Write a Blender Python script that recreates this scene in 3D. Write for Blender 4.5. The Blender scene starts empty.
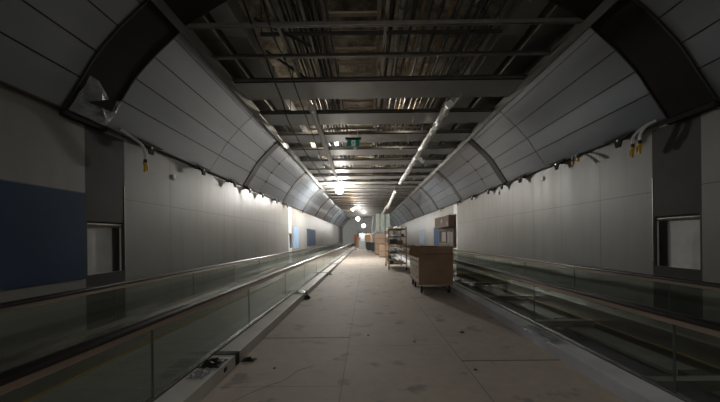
import bpy, bmesh, math, random
from mathutils import Vector, Matrix, noise
R = random.Random(7)
SC = bpy.context.scene
COL = SC.collection
PI = math.pi

# ------------------------------------------------------------------ mesh builder
class MB:
    def __init__(self):
        self.v = []; self.f = []; self.s = []
    def add(self, vs, fs, smooth=False):
        n = len(self.v)
        self.v += [tuple(p) for p in vs]
        self.f += [tuple(i + n for i in f) for f in fs]
        self.s += [smooth] * len(fs)
        return self
    def box(self, x0, x1, y0, y1, z0, z1):
        if x0 > x1: x0, x1 = x1, x0
        if y0 > y1: y0, y1 = y1, y0
        if z0 > z1: z0, z1 = z1, z0
        vs = [(x0,y0,z0),(x1,y0,z0),(x1,y1,z0),(x0,y1,z0),(x0,y0,z1),(x1,y0,z1),(x1,y1,z1),(x0,y1,z1)]
        fs = [(0,3,2,1),(4,5,6,7),(0,1,5,4),(1,2,6,5),(2,3,7,6),(3,0,4,7)]
        return self.add(vs, fs)
    def prism(self, pts, y0, y1):
        # pts: closed polygon in (x, z), extruded along y
        n = len(pts)
        a = sum(pts[i][0]*pts[(i+1)%n][1] - pts[(i+1)%n][0]*pts[i][1] for i in range(n))
        if a < 0: pts = pts[::-1]
        vs = [(x,y0,z) for x,z in pts] + [(x,y1,z) for x,z in pts]
        fs = [tuple(range(n)), tuple(range(2*n-1, n-1, -1))]
        for i in range(n):
            j = (i+1) % n
            fs.append((j, i, n+i, n+j))
        return self.add(vs, fs)
    def tube(self, pts, r, n=10, caps=True, wob=0.0):
        pts = [Vector(p) for p in pts]
        rs = r if isinstance(r, (list, tuple)) else [r]*len(pts)
        vs = []; fs = []
        ref = Vector((0,0,1))
        for i, p in enumerate(pts):
            d = (pts[min(i+1,len(pts)-1)] - pts[max(i-1,0)]).normalized()
            u = d.cross(ref)
            if u.length < 1e-3: u = d.cross(Vector((0,1,0)))
            u.normalize(); w = u.cross(d).normalized()
            for k in range(n):
                a = 2*PI*k/n
                rr = rs[i]*(1 + (wob*R.uniform(-1,1) if wob else 0))
                vs.append(p + u*math.cos(a)*rr + w*math.sin(a)*rr)
        m = len(pts)
        for i in range(m-1):
            for k in range(n):
                k2 = (k+1) % n
                fs.append((i*n+k, i*n+k2, (i+1)*n+k2, (i+1)*n+k))
        self.add(vs, fs, True)
        if caps:
            self.add(vs[:n], [tuple(range(n-1,-1,-1))])
            self.add(vs[-n:], [tuple(range(n))])
        return self
    def ball(self, c, r, sz=1.0, nu=14, nv=9):
        vs = [(c[0], c[1], c[2]+r*sz)]
        for j in range(1, nv):
            t = PI*j/nv
            for i in range(nu):
                a = 2*PI*i/nu
                vs.append((c[0]+r*math.sin(t)*math.cos(a), c[1]+r*math.sin(t)*math.sin(a), c[2]+r*sz*math.cos(t)))
        vs.append((c[0], c[1], c[2]-r*sz))
        fs = []
        for i in range(nu):
            fs.append((0, 1+i, 1+(i+1)%nu))
            b = 1+(nv-2)*nu
            fs.append((len(vs)-1, b+(i+1)%nu, b+i))
        for j in range(nv-2):
            for i in range(nu):
                a = 1+j*nu+i; b = 1+j*nu+(i+1)%nu
                fs.append((a, a+nu, b+nu, b))
        return self.add(vs, fs, True)
    def grid(self, P, thick=0.0, smooth=True):
        # P: 2D list of points; a sheet with a second face thick below it
        m, n = len(P), len(P[0])
        vs = [Vector(p) for row in P for p in row]
        fs = [(i*n+j, i*n+j+1, (i+1)*n+j+1, (i+1)*n+j) for i in range(m-1) for j in range(n-1)]
        self.add(vs, fs, smooth)
        if thick:
            nrm = [Vector((0,0,0)) for _ in vs]
            for f in fs:
                q = (vs[f[2]]-vs[f[0]]).cross(vs[f[3]]-vs[f[1]])
                for i in f: nrm[i] += q
            lo = [v - k.normalized()*thick for v, k in zip(vs, nrm)]
            self.add(lo, [f[::-1] for f in fs], smooth)
            edge = [j for j in range(n)] + [i*n+n-1 for i in range(1,m)] + [(m-1)*n+j for j in range(n-2,-1,-1)] + [i*n for i in range(m-2,0,-1)]
            L = len(edge)
            ev = [vs[i] for i in edge] + [lo[i] for i in edge]
            self.add(ev, [((k+1)%L, k, L+k, L+(k+1)%L) for k in range(L)])
        return self
    def build(self, name, m, parent=None, origin=None, bevel=0):
        if parent is not None:
            o0 = Vector(parent['_o']) if '_o' in parent else Vector((0,0,0))
        elif origin is not None:
            o0 = Vector(origin)
        else:
            xs = [p[0] for p in self.v]; ys = [p[1] for p in self.v]; zs = [p[2] for p in self.v]
            o0 = Vector(((min(xs)+max(xs))/2, (min(ys)+max(ys))/2, min(zs)))
        me = bpy.data.meshes.new(name)
        me.from_pydata([tuple(Vector(p) - o0) for p in self.v], [], self.f)
        me.polygons.foreach_set('use_smooth', self.s)
        me.materials.append(m); me.update()
        o = bpy.data.objects.new(name, me); COL.objects.link(o)
        if parent is not None:
            o.parent = parent
            o['_o'] = tuple(o0)
        else:
            o.location = o0
            o['_o'] = tuple(o0)
        if bevel:
            b = o.modifiers.new('bevel', 'BEVEL'); b.width = bevel; b.segments = 2; b.limit_method = 'ANGLE'
        return o

def tag(o, label=None, cat=None, group=None, kind=None):
    if label: o['label'] = label
    if cat: o['category'] = cat
    if group: o['group'] = group
    if kind: o['kind'] = kind
    return o
def thing(name, loc, label, cat, group=None):
    o = bpy.data.objects.new(name, None); COL.objects.link(o)
    o.location = loc; o['_o'] = tuple(loc); o.empty_display_size = .1
    return tag(o, label, cat, group)
def struct(name, mb, m, origin=(0,0,0)):
    return tag(mb.build(name, m, origin=origin), kind='structure')
def copy_tree(o, parent=None):
    c = o.copy(); COL.objects.link(c)
    if parent is not None: c.parent = parent
    for ch in list(o.children): copy_tree(ch, c)
    return c
ONES = ['zeroth','first','second','third','fourth','fifth','sixth','seventh','eighth','ninth','tenth','eleventh','twelfth','thirteenth','fourteenth','fifteenth','sixteenth','seventeenth','eighteenth','nineteenth']
TENS = {2:'twent',3:'thirt',4:'fort',5:'fift',6:'sixt'}
def nth(n):
    if n < 20: return ONES[n]
    t, u = divmod(n, 10)
    return TENS[t]+'ieth' if u == 0 else TENS[t]+'y-'+ONES[u]
SIDE = {-1:'left', 1:'right'}

# ------------------------------------------------------------------ materials
def mat(name, col, rough=.6, metal=0.0, var=.12, scale=3.0, bump=0.0, bscale=30.0, stretch=(1,1,1), spec=.5, rvar=0.0):
    m = bpy.data.materials.new(name); m.use_nodes = True
    nt = m.node_tree; N = nt.nodes; L = nt.links
    p = N['Principled BSDF']
    p.inputs['Roughness'].default_value = rough
    p.inputs['Metallic'].default_value = metal
    p.inputs['Specular IOR Level'].default_value = spec
    tc = N.new('ShaderNodeTexCoord'); mp = N.new('ShaderNodeMapping')
    mp.inputs['Scale'].default_value = stretch
    L.new(tc.outputs['Object'], mp.inputs['Vector'])
    nz = N.new('ShaderNodeTexNoise'); nz.inputs['Scale'].default_value = scale; nz.inputs['Detail'].default_value = 5
    L.new(mp.outputs['Vector'], nz.inputs['Vector'])
    rp = N.new('ShaderNodeValToRGB')
    rp.color_ramp.elements[0].position = .3; rp.color_ramp.elements[1].position = .7
    rp.color_ramp.elements[0].color = tuple(c*(1-var) for c in col)+(1,)
    rp.color_ramp.elements[1].color = tuple(min(1,c*(1+var)) for c in col)+(1,)
    L.new(nz.outputs['Fac'], rp.inputs['Fac'])
    L.new(rp.outputs['Color'], p.inputs['Base Color'])
    if rvar:
        mr = N.new('ShaderNodeMapRange')
        mr.inputs['To Min'].default_value = rough-rvar; mr.inputs['To Max'].default_value = rough+rvar
        L.new(nz.outputs['Fac'], mr.inputs['Value']); L.new(mr.outputs['Result'], p.inputs['Roughness'])
    if bump:
        n2 = N.new('ShaderNodeTexNoise'); n2.inputs['Scale'].default_value = bscale; n2.inputs['Detail'].default_value = 6
        L.new(mp.outputs['Vector'], n2.inputs['Vector'])
        b = N.new('ShaderNodeBump'); b.inputs['Strength'].default_value = bump; b.inputs['Distance'].default_value = .05
        L.new(n2.outputs['Fac'], b.inputs['Height']); L.new(b.outputs['Normal'], p.inputs['Normal'])
    return m

def emis(name, col, strength):
    m = bpy.data.materials.new(name); m.use_nodes = True
    nt = m.node_tree
    nt.nodes.remove(nt.nodes['Principled BSDF'])
    e = nt.nodes.new('ShaderNodeEmission'); e.inputs['Color'].default_value = col+(1,); e.inputs['Strength'].default_value = strength
    nt.links.new(e.outputs[0], nt.nodes['Material Output'].inputs['Surface'])
    return m

def film(name, tint, dif, alpha, gloss_rough, ior=1.45):
    # thin clear sheet: transmitted light, a share of diffuse, fresnel gloss
    m = bpy.data.materials.new(name); m.use_nodes = True
    nt = m.node_tree; N = nt.nodes; L = nt.links
    N.remove(N['Principled BSDF'])
    tr = N.new('ShaderNodeBsdfTransparent'); tr.inputs['Color'].default_value = tint+(1,)
    df = N.new('ShaderNodeBsdfDiffuse'); df.inputs['Color'].default_value = dif+(1,)
    gl = N.new('ShaderNodeBsdfGlossy'); gl.inputs['Roughness'].default_value = gloss_rough
    nz = N.new('ShaderNodeTexNoise'); nz.inputs['Scale'].default_value = 2.2; nz.inputs['Detail'].default_value = 6
    mr = N.new('ShaderNodeMapRange'); mr.inputs['From Min'].default_value = .3; mr.inputs['From Max'].default_value = .75
    mr.inputs['To Min'].default_value = alpha*.5; mr.inputs['To Max'].default_value = min(1, alpha*1.4)
    L.new(nz.outputs['Fac'], mr.inputs['Value'])
    m1 = N.new('ShaderNodeMixShader'); L.new(mr.outputs['Result'], m1.inputs['Fac'])
    L.new(tr.outputs[0], m1.inputs[1]); L.new(df.outputs[0], m1.inputs[2])
    fr = N.new('ShaderNodeFresnel')
    ge = N.new('ShaderNodeNewGeometry'); mi = N.new('ShaderNodeMapRange')
    mi.inputs['To Min'].default_value = ior; mi.inputs['To Max'].default_value = 1/ior
    L.new(ge.outputs['Backfacing'], mi.inputs['Value']); L.new(mi.outputs['Result'], fr.inputs['IOR'])
    m2 = N.new('ShaderNodeMixShader'); L.new(fr.outputs[0], m2.inputs['Fac'])
    L.new(m1.outputs[0], m2.inputs[1]); L.new(gl.outputs[0], m2.inputs[2])
    L.new(m2.outputs[0], N['Material Output'].inputs['Surface'])
    return m

class NT:
    """small helper for math chains in a material"""
    def __init__(self, m):
        self.t = m.node_tree; self.N = self.t.nodes; self.L = self.t.links
    def math(self, op, a, b=None, c=None):
        n = self.N.new('ShaderNodeMath'); n.operation = op
        for i, x in enumerate((a, b, c)):
            if x is None: continue
            if isinstance(x, (int, float)): n.inputs[i].default_value = x
            else: self.L.new(x, n.inputs[i])
        return n.outputs[0]
    def line(self, v, pos, half):        # 1 within half of pos
        return self.math('LESS_THAN', self.math('ABSOLUTE', self.math('SUBTRACT', v, pos)), half)
    def rep(self, v, off, period, half): # repeated line
        return self.math('LESS_THAN', self.math('PINGPONG', self.math('SUBTRACT', v, off), period/2), half)
    def between(self, v, a, b):
        return self.math('MULTIPLY', self.math('GREATER_THAN', v, a), self.math('LESS_THAN', v, b))
    def mix(self, fac, a, b):
        n = self.N.new('ShaderNodeMix'); n.data_type = 'RGBA'
        if isinstance(fac, (int, float)): n.inputs['Factor'].default_value = fac
        else: self.L.new(fac, n.inputs['Factor'])
        for k, x in ((6, a), (7, b)):
            if isinstance(x, tuple): n.inputs[k].default_value = x+(1,)
            else: self.L.new(x, n.inputs[k])
        return n.outputs[2]
    def noise(self, vec, scale, detail=5, rough=.55):
        n = self.N.new('ShaderNodeTexNoise'); n.inputs['Scale'].default_value = scale
        n.inputs['Detail'].default_value = detail; n.inputs['Roughness'].default_value = rough
        self.L.new(vec, n.inputs['Vector']); return n.outputs['Fac']
    def rng(self, v, a, b, c, d):
        n = self.N.new('ShaderNodeMapRange')
        for k, x in (('From Min',a),('From Max',b),('To Min',c),('To Max',d)): n.inputs[k].default_value = x
        self.L.new(v, n.inputs['Value']); return n.outputs['Result']
    def mapping(self, vec, scale):
        n = self.N.new('ShaderNodeMapping'); n.inputs['Scale'].default_value = scale
        self.L.new(vec, n.inputs['Vector']); return n.outputs['Vector']
def fresh(name):
    m = bpy.data.materials.new(name); m.use_nodes = True
    h = NT(m); tc = h.N.new('ShaderNodeTexCoord'); sp = h.N.new('ShaderNodeSeparateXYZ')
    h.L.new(tc.outputs['Object'], sp.inputs[0])
    return m, h, tc.outputs['Object'], sp.outputs, h.N['Principled BSDF']

def floor_material():
    m, h, P, S, b = fresh('protective floor boards')
    x, y = S[0], S[1]
    n1 = h.noise(P, .9, 6, .6); n2 = h.noise(P, 6, 6, .65); n3 = h.noise(P, 2.3, 4, .5)
    col = h.mix(h.rng(n1, .3, .7, 0, 1), (.455,.405,.35), (.56,.505,.44))
    col = h.mix(h.rng(n2, .35, .7, 0, .35), col, (.34,.285,.24))
    # scattered dark stains and pale scuffs
    col = h.mix(h.rng(n3, .60, .66, 0, .6), col, (.22,.19,.175))
    col = h.mix(h.rng(h.noise(P, 1.7, 7, .75), .66, .78, 0, .5), col, (.5,.46,.42))
    # board joints
    j = h.math('MAXIMUM', h.line(x, -.65, .006), h.line(x, .85, .006))
    cen = h.between(x, -.65, .85)
    j = h.math('MAXIMUM', j, h.math('MULTIPLY', cen, h.rep(y, 7.2, 2.44, .006)))
    rgt = h.math('GREATER_THAN', x, .85); lft = h.math('LESS_THAN', x, -.65)
    j = h.math('MAXIMUM', j, h.math('MULTIPLY', rgt, h.rep(y, 4.14, 2.44, .006)))
    j = h.math('MAXIMUM', j, h.math('MULTIPLY', lft, h.rep(y, 5.9, 2.44, .006)))
    col = h.mix(h.math('MULTIPLY', j, .55), col, (.12,.09,.075))
    tape = h.math('MULTIPLY', rgt, h.line(y, 4.14, .016))
    col = h.mix(h.math('MULTIPLY', tape, .75), col, (.12,.06,.045))
    red = h.math('MULTIPLY', lft, h.line(y, 5.16, .03))
    red = h.math('MULTIPLY', red, h.rng(n2, .3, .6, .5, .95))
    col = h.mix(red, col, (.22,.05,.045))
    h.L.new(col, b.inputs['Base Color'])
    b.inputs['Roughness'].default_value = .7; b.inputs['Specular IOR Level'].default_value = .3
    bp = h.N.new('ShaderNodeBump'); bp.inputs['Strength'].default_value = .12; bp.inputs['Distance'].default_value = .03
    h.L.new(n2, bp.inputs['Height']); h.L.new(bp.outputs[0], b.inputs['Normal'])
    return m

def wall_material(off):
    m, h, P, S, b = fresh('coated wall panels')
    y, z = S[1], S[2]
    n1 = h.noise(P, .7, 5)
    st = h.noise(h.mapping(P, (1, 2.6, .3)), 1.2, 6, .65)
    col = h.mix(h.rng(n1, .3, .7, 0, 1), (.215,.21,.195), (.255,.25,.233))
    col = h.mix(h.rng(st,   .5, .75, 0, .3), col, (.15,.146,.13))
    j = h.math('MAXIMUM', h.math('MULTIPLY', h.rep(y, off, 1.52, .009), h.math('GREATER_THAN', y, 5.6)), h.line(z, 2.43, .008))
    col = h.mix(h.math('MULTIPLY', j, .75), col, (.09,.09,.085))
    h.L.new(col, b.inputs['Base Color'])
    h.L.new(h.rng(st, .3, .7, .40, .50), b.inputs['Roughness'])
    b.inputs['Specular IOR Level'].default_value = .45
    return m

def cove_material(name, c0, c1, metal=.55, r0=.27, r1=.31):
    m, h, P, S, b = fresh(name)
    n1 = h.noise(h.mapping(P, (1.5, .35, 1.5)), 1.2, 5)
    n2 = h.noise(P, 5, 6, .7)
    col = h.mix(h.rng(n1, .3, .7, 0, 1), c0, c1)
    col = h.mix(h.rng(n2, .64, .8, 0, .12), col, (.40,.40,.40))
    h.L.new(col, b.inputs['Base Color'])
    h.L.new(h.rng(n1, .2, .8, r0, r1), b.inputs['Roughness'])
    b.inputs['Metallic'].default_value = metal
    return m

def rock_material():
    m, h, P, S, b = fresh('sprayed soffit')
    n1 = h.noise(P, 1.6, 8, .7); n2 = h.noise(P, 9, 6, .7)
    col = h.mix(h.rng(n1, .35, .65, 0, 1), (.09,.075,.055), (.46,.40,.31))
    col = h.mix(h.rng(n2, .5, .75, 0, .6), col, (.10,.08,.06))
    h.L.new(col, b.inputs['Base Color']); b.inputs['Roughness'].default_value = .95
    bp = h.N.new('ShaderNodeBump'); bp.inputs['Strength'].default_value = .9; bp.inputs['Distance'].default_value = .15
    h.L.new(n2, bp.inputs['Height']); h.L.new(bp.outputs[0], b.inputs['Normal'])
    return m

def pallet_material():
    m, h, P, S, b = fresh('grooved walkway pallets')
    x, y = S[0], S[1]
    g = h.rep(x, 0, .03, .006); k = h.rep(y, 0, .4, .006)
    n = h.noise(P, 2.5, 6, .65)
    col = h.mix(h.rng(n, .3, .7, 0, 1), (.26,.27,.25), (.36,.37,.345))
    col = h.mix(h.math('MULTIPLY', h.math('MAXIMUM', g, k), .6), col, (.06,.06,.06))
    h.L.new(col, b.inputs['Base Color']); b.inputs['Roughness'].default_value = .5; b.inputs['Metallic'].default_value = .4
    return m

M = {}
M['floor'] = floor_material()
M['cove'] = cove_material('brushed cove panels', (.215,.245,.285), (.25,.28,.32))
M['rib'] = mat('dark cove rib', (.085,.08,.072), .65, .1, spec=.2)
M['blackarch'] = mat('black arch cladding', (.014,.013,.011), .75, 0, .2, spec=.15)
M['blackedge'] = mat('black edge trim', (.008,.008,.008), .6)
M['edge'] = mat('grey edge rail', (.22,.215,.20), .45, .6)
M['carrier'] = mat('galvanised cross bar', (.24,.23,.21), .42, .7, .2)
M['cpanel'] = mat('grey ceiling panel', (.25,.245,.235), .5, .3, .12, .8)
M['pipe'] = mat('galvanised conduit', (.16,.155,.145), .4, .8, .25, 2)
M['pipedark'] = mat('dark conduit', (.045,.043,.04), .5, .4, .3, 2)
M['pipeochre'] = mat('ochre conduit', (.26,.17,.06), .5, .1, .3, 2)
M['duct'] = mat('sheet metal duct', (.24,.235,.22), .45, .5, .2, 1)
M['tray'] = mat('tan cable ladder', (.46,.385,.28), .55, .2, .2)
M['rock'] = rock_material()
M['black'] = mat('black plastic', (.012,.012,.012), .5)
M['cable'] = mat('black cable', (.015,.015,.015), .5)
M['rubber'] = mat('black handrail rubber', (.014,.013,.012), .28, 0, .2)
M['steel'] = mat('brushed stainless steel', (.50,.47,.43), .3, .95, .12, 4, stretch=(1,.2,1))
M['floorlitsteel'] = mat('stainless rail profile with floor glow', (.46,.38,.33), .33, .9, .12, 4, stretch=(1,.2,1))  # warm tint paints in light bounced off the floor
M['skirt'] = mat('walkway skirting steel', (.36,.35,.32), .2, .9, .15, 2, stretch=(1,.2,1))
M['glass'] = film('greenish balustrade glass', (.88,.92,.89), (.40,.44,.41), .03, .03)
M['plastic'] = film('crumpled clear plastic film', (.9,.92,.95), (.42,.44,.48), .55, .25)
M['greyfilm'] = film('grey torn wrapping film', (.8,.82,.86), (.34,.36,.40), .75, .4, 1.2)
M['kerbL'] = mat('grey kerb cladding', (.62,.62,.60), .5, .05, .12, 2)
M['kerbR'] = mat('bluish grey wrapped kerb', (.62,.64,.71), .45, 0, .15, 2)
M['joint'] = mat('dark green glass edge', (.06,.085,.075), .3, 0, .1)
M['pallet'] = pallet_material()
M['pit'] = mat('dark pit tray', (.085,.09,.085), .6, .1, .35, 2, bump=.3, bscale=8)
M['track'] = mat('dusty grey track', (.29,.30,.29), .5, .2, .3, 2)
M['beam'] = mat('dark cross beam', (.06,.06,.055), .5, .4, .3, 3)
M['yellow'] = mat('yellow demarcation line', (.33,.26,.03), .6, 0, .2)
M['blue'] = mat('dark blue wall board', (.030,.057,.115), .6, 0, .12, 1.5, spec=.15)
M['paleblue'] = mat('pale blue wall board', (.22,.33,.50), .5, 0, .12, 1.5)
M['darkpanel'] = mat('dark grey wall panel', (.062,.06,.056), .6, 0, .15, 1.5, spec=.15)
M['recess'] = mat('pale grey recess lining', (.58,.60,.60), .55, 0, .15, 3)
M['cart'] = mat('brown plywood', (.30,.19,.12), .6, 0, .2, 2.5, stretch=(1,4,1))
M['cartdark'] = mat('dark brown timber edge', (.17,.10,.06), .6, 0, .2, 3)
M['drawer'] = mat('pale plywood', (.47,.38,.30), .6, 0, .15, 3)
M['paper'] = mat('white paper', (.72,.70,.66), .7, 0, .05)
M['wheel'] = mat('black castor rubber', (.02,.02,.02), .6)
M['zinc'] = mat('zinc plated metal', (.42,.41,.39), .35, .9, .15)
M['orange'] = mat('yellow-orange painted steel', (.50,.27,.06), .5, .1, .15)
M['white'] = mat('white painted metal', (.72,.72,.70), .45, 0, .08)
M['wrap'] = mat('white plastic wrapping', (.88,.88,.86), .4, 0, .10, 14, bump=.15, bscale=30)
M['card'] = mat('brown cardboard', (.36,.255,.18), .8, 0, .12, 3)
M['darkstuff'] = mat('dark grey sheet goods', (.09,.095,.10), .5, .2, .3, 3)
M['hose'] = mat('white flexible hose', (.62,.63,.66), .45, 0, .1)
M['tool'] = mat('yellow connector', (.62,.38,.02), .45, 0, .1)
M['green'] = mat('green exit sign face', (.0,.085,.055), .4, 0, .05)
_b = M['green'].node_tree.nodes['Principled BSDF']; _b.inputs['Emission Color'].default_value = (0,.30,.19,1); _b.inputs['Emission Strength'].default_value = .10
M['signwhite'] = mat('white pictogram', (.60,.66,.62), .5, 0, .05)
_b = M['signwhite'].node_tree.nodes['Principled BSDF']; _b.inputs['Emission Color'].default_value = (.6,.75,.68,1); _b.inputs['Emission Strength'].default_value = .18
M['tarp'] = film('pale green plastic sheeting', (.82,.9,.86), (.58,.64,.60), .75, .3)
M['greenbox'] = mat('green plastic', (.03,.22,.13), .5)
M['orangetarp'] = mat('orange safety sheet', (.75,.13,.02), .6)
M['bin'] = mat('dark green grey bin', (.05,.07,.075), .5)
M['greybox'] = mat('pale grey crate', (.38,.42,.44), .6)
M['timber'] = mat('raw timber', (.45,.29,.15), .7)
M['endwall'] = mat('end wall paled for glare', (.75,.78,.76), .7)  # pale colour stands in for the glare and haze at the far end
M['backwall'] = mat('grey rear wall', (.12,.12,.115), .7)
M['debris'] = mat('brown scrap', (.12,.085,.055), .8)

Y0, Y1 = -16.0, 66.0

# ------------------------------------------------------------------ setting
fl = MB()
fl.box(-2.40, 2.45, Y0, Y1, -.08, 0)
for s in (-1, 1):
    fl.box(s*4.60, s*5.45, Y0, Y1, -.30, 0.05)
struct('floor', fl, M['floor'])

BAYS = {-1: [(5.50, 6.40), (19.95, 20.85)], 1: [(5.34, 6.25), (19.55, 20.35)]}
WX = 5.21
for s in (-1, 1):
    w = MB()
    ys = [Y0] + [q for b in BAYS[s] for q in b] + [Y1]
    for a, b in zip(ys[::2], ys[1::2]):
        w.box(s*WX, s*(WX+.5), a, b, 0.05, 4.6)
    w.box(s*5.72, s*5.95, Y0, Y1, 0.05, 7.6)
    for a, b in BAYS[s]:
        w.box(s*WX, s*(WX+.5), a, b, 3.62, 4.6)
    struct('wall_' + SIDE[s], w, wall_material(7.9 if s < 0 else 7.64))
struct('wall_back', MB().box(-5.9, 5.9, Y0-.2, Y0, -.3, 7.6), M['backwall'])
struct('wall_end', MB().box(-5.9, 5.9, Y1, Y1+.2, -.3, 7.6), M['endwall'])
# rough sprayed soffit far above the open grid
P = []
for i in range(49):
    row = []
    for j in range(240):
        x = -5.8 + i*11.6/48; y = Y0 + j*(Y1-Y0)/239
        n = noise.fractal(Vector((x*.7, y*.7, 3.1)), .6, 2.1, 4)
        row.append((x, y, 7.35 + .22*n))
    P.append(row)
sf = MB().grid(P[::-1]); sf.box(-5.9, 5.9, Y0, Y1, 7.62, 7.75)
struct('ceiling', sf, M['rock'])

# ------------------------------------------------------------------ coves
CP = [(5.12,3.71),(4.82,4.17),(4.56,4.57),(4.21,4.96),(3.85,5.30),(3.70,5.46)]
def catmull(t):
    n = len(CP)-1
    i = min(int(t), n-1); u = t-i
    p0 = CP[max(i-1,0)]; p1 = CP[i]; p2 = CP[i+1]; p3 = CP[min(i+2,n)]
    if i == 0: p0 = (2*p1[0]-p2[0], 2*p1[1]-p2[1])
    if i == n-1: p3 = (2*p2[0]-p1[0], 2*p2[1]-p1[1])
    return tuple(.5*((2*b) + (-a+c)*u + (2*a-5*b+4*c-d)*u*u + (-a+3*b-3*c+d)*u**3) for a,b,c,d in zip(p0,p1,p2,p3))
def inward(t):
    a = catmull(max(t-.02,0)); b = catmull(min(t+.02,len(CP)-1.0001))
    dx, dz = b[0]-a[0], b[1]-a[1]; l = math.hypot(dx,dz)
    nx, nz = dz/l, -dx/l
    if nx > 0: nx, nz = -nx, -nz
    return nx, nz          # points into the corridor (-x) and down
def cpt(s, t, off):        # point on side s, off metres proud of the cove surface
    x, z = catmull(t); nx, nz = inward(t)
    return s*(x+nx*off), z+nz*off
def cove_slab(mb, s, t0, t1, y0, y1, o_in, o_out, n=5):
    ts = [t0+(t1-t0)*k/n for k in range(n+1)]
    a = [cpt(s, t, o_in) for t in ts]; b = [cpt(s, t, o_out) for t in ts]
    # inner (visible) face with its own vertices so that it shades smoothly
    vs = []; fs = []
    for x, z in a: vs += [(x,y0,z),(x,y1,z)]
    for k in range(n):
        f = (2*k, 2*k+1, 2*k+3, 2*k+2)
        fs.append(f if s < 0 else f[::-1])
    mb.add(vs, fs, True)
    vs = []; fs = []
    for x, z in b: vs += [(x,y0,z),(x,y1,z)]
    for k in range(n):
        f = (2*k, 2*k+2, 2*k+3, 2*k+1)
        fs.append(f if s < 0 else f[::-1])
    mb.add(vs, fs, True)
    m = len(a)
    mb.add([(x,y0,z) for x,z in a]+[(x,y0,z) for x,z in b], [(k,k+1,m+k+1,m+k) for k in range(m-1)])
    mb.add([(x,y1,z) for x,z in a]+[(x,y1,z) for x,z in b], [(k,m+k,m+k+1,k+1) for k in range(m-1)])
    mb.add([(a[0][0],y0,a[0][1]),(a[0][0],y1,a[0][1]),(b[0][0],y1,b[0][1]),(b[0][0],y0,b[0][1])], [(0,1,2,3)])
    mb.add([(a[-1][0],y0,a[-1][1]),(a[-1][0],y1,a[-1][1]),(b[-1][0],y1,b[-1][1]),(b[-1][0],y0,b[-1][1])], [(0,3,2,1)])

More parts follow.
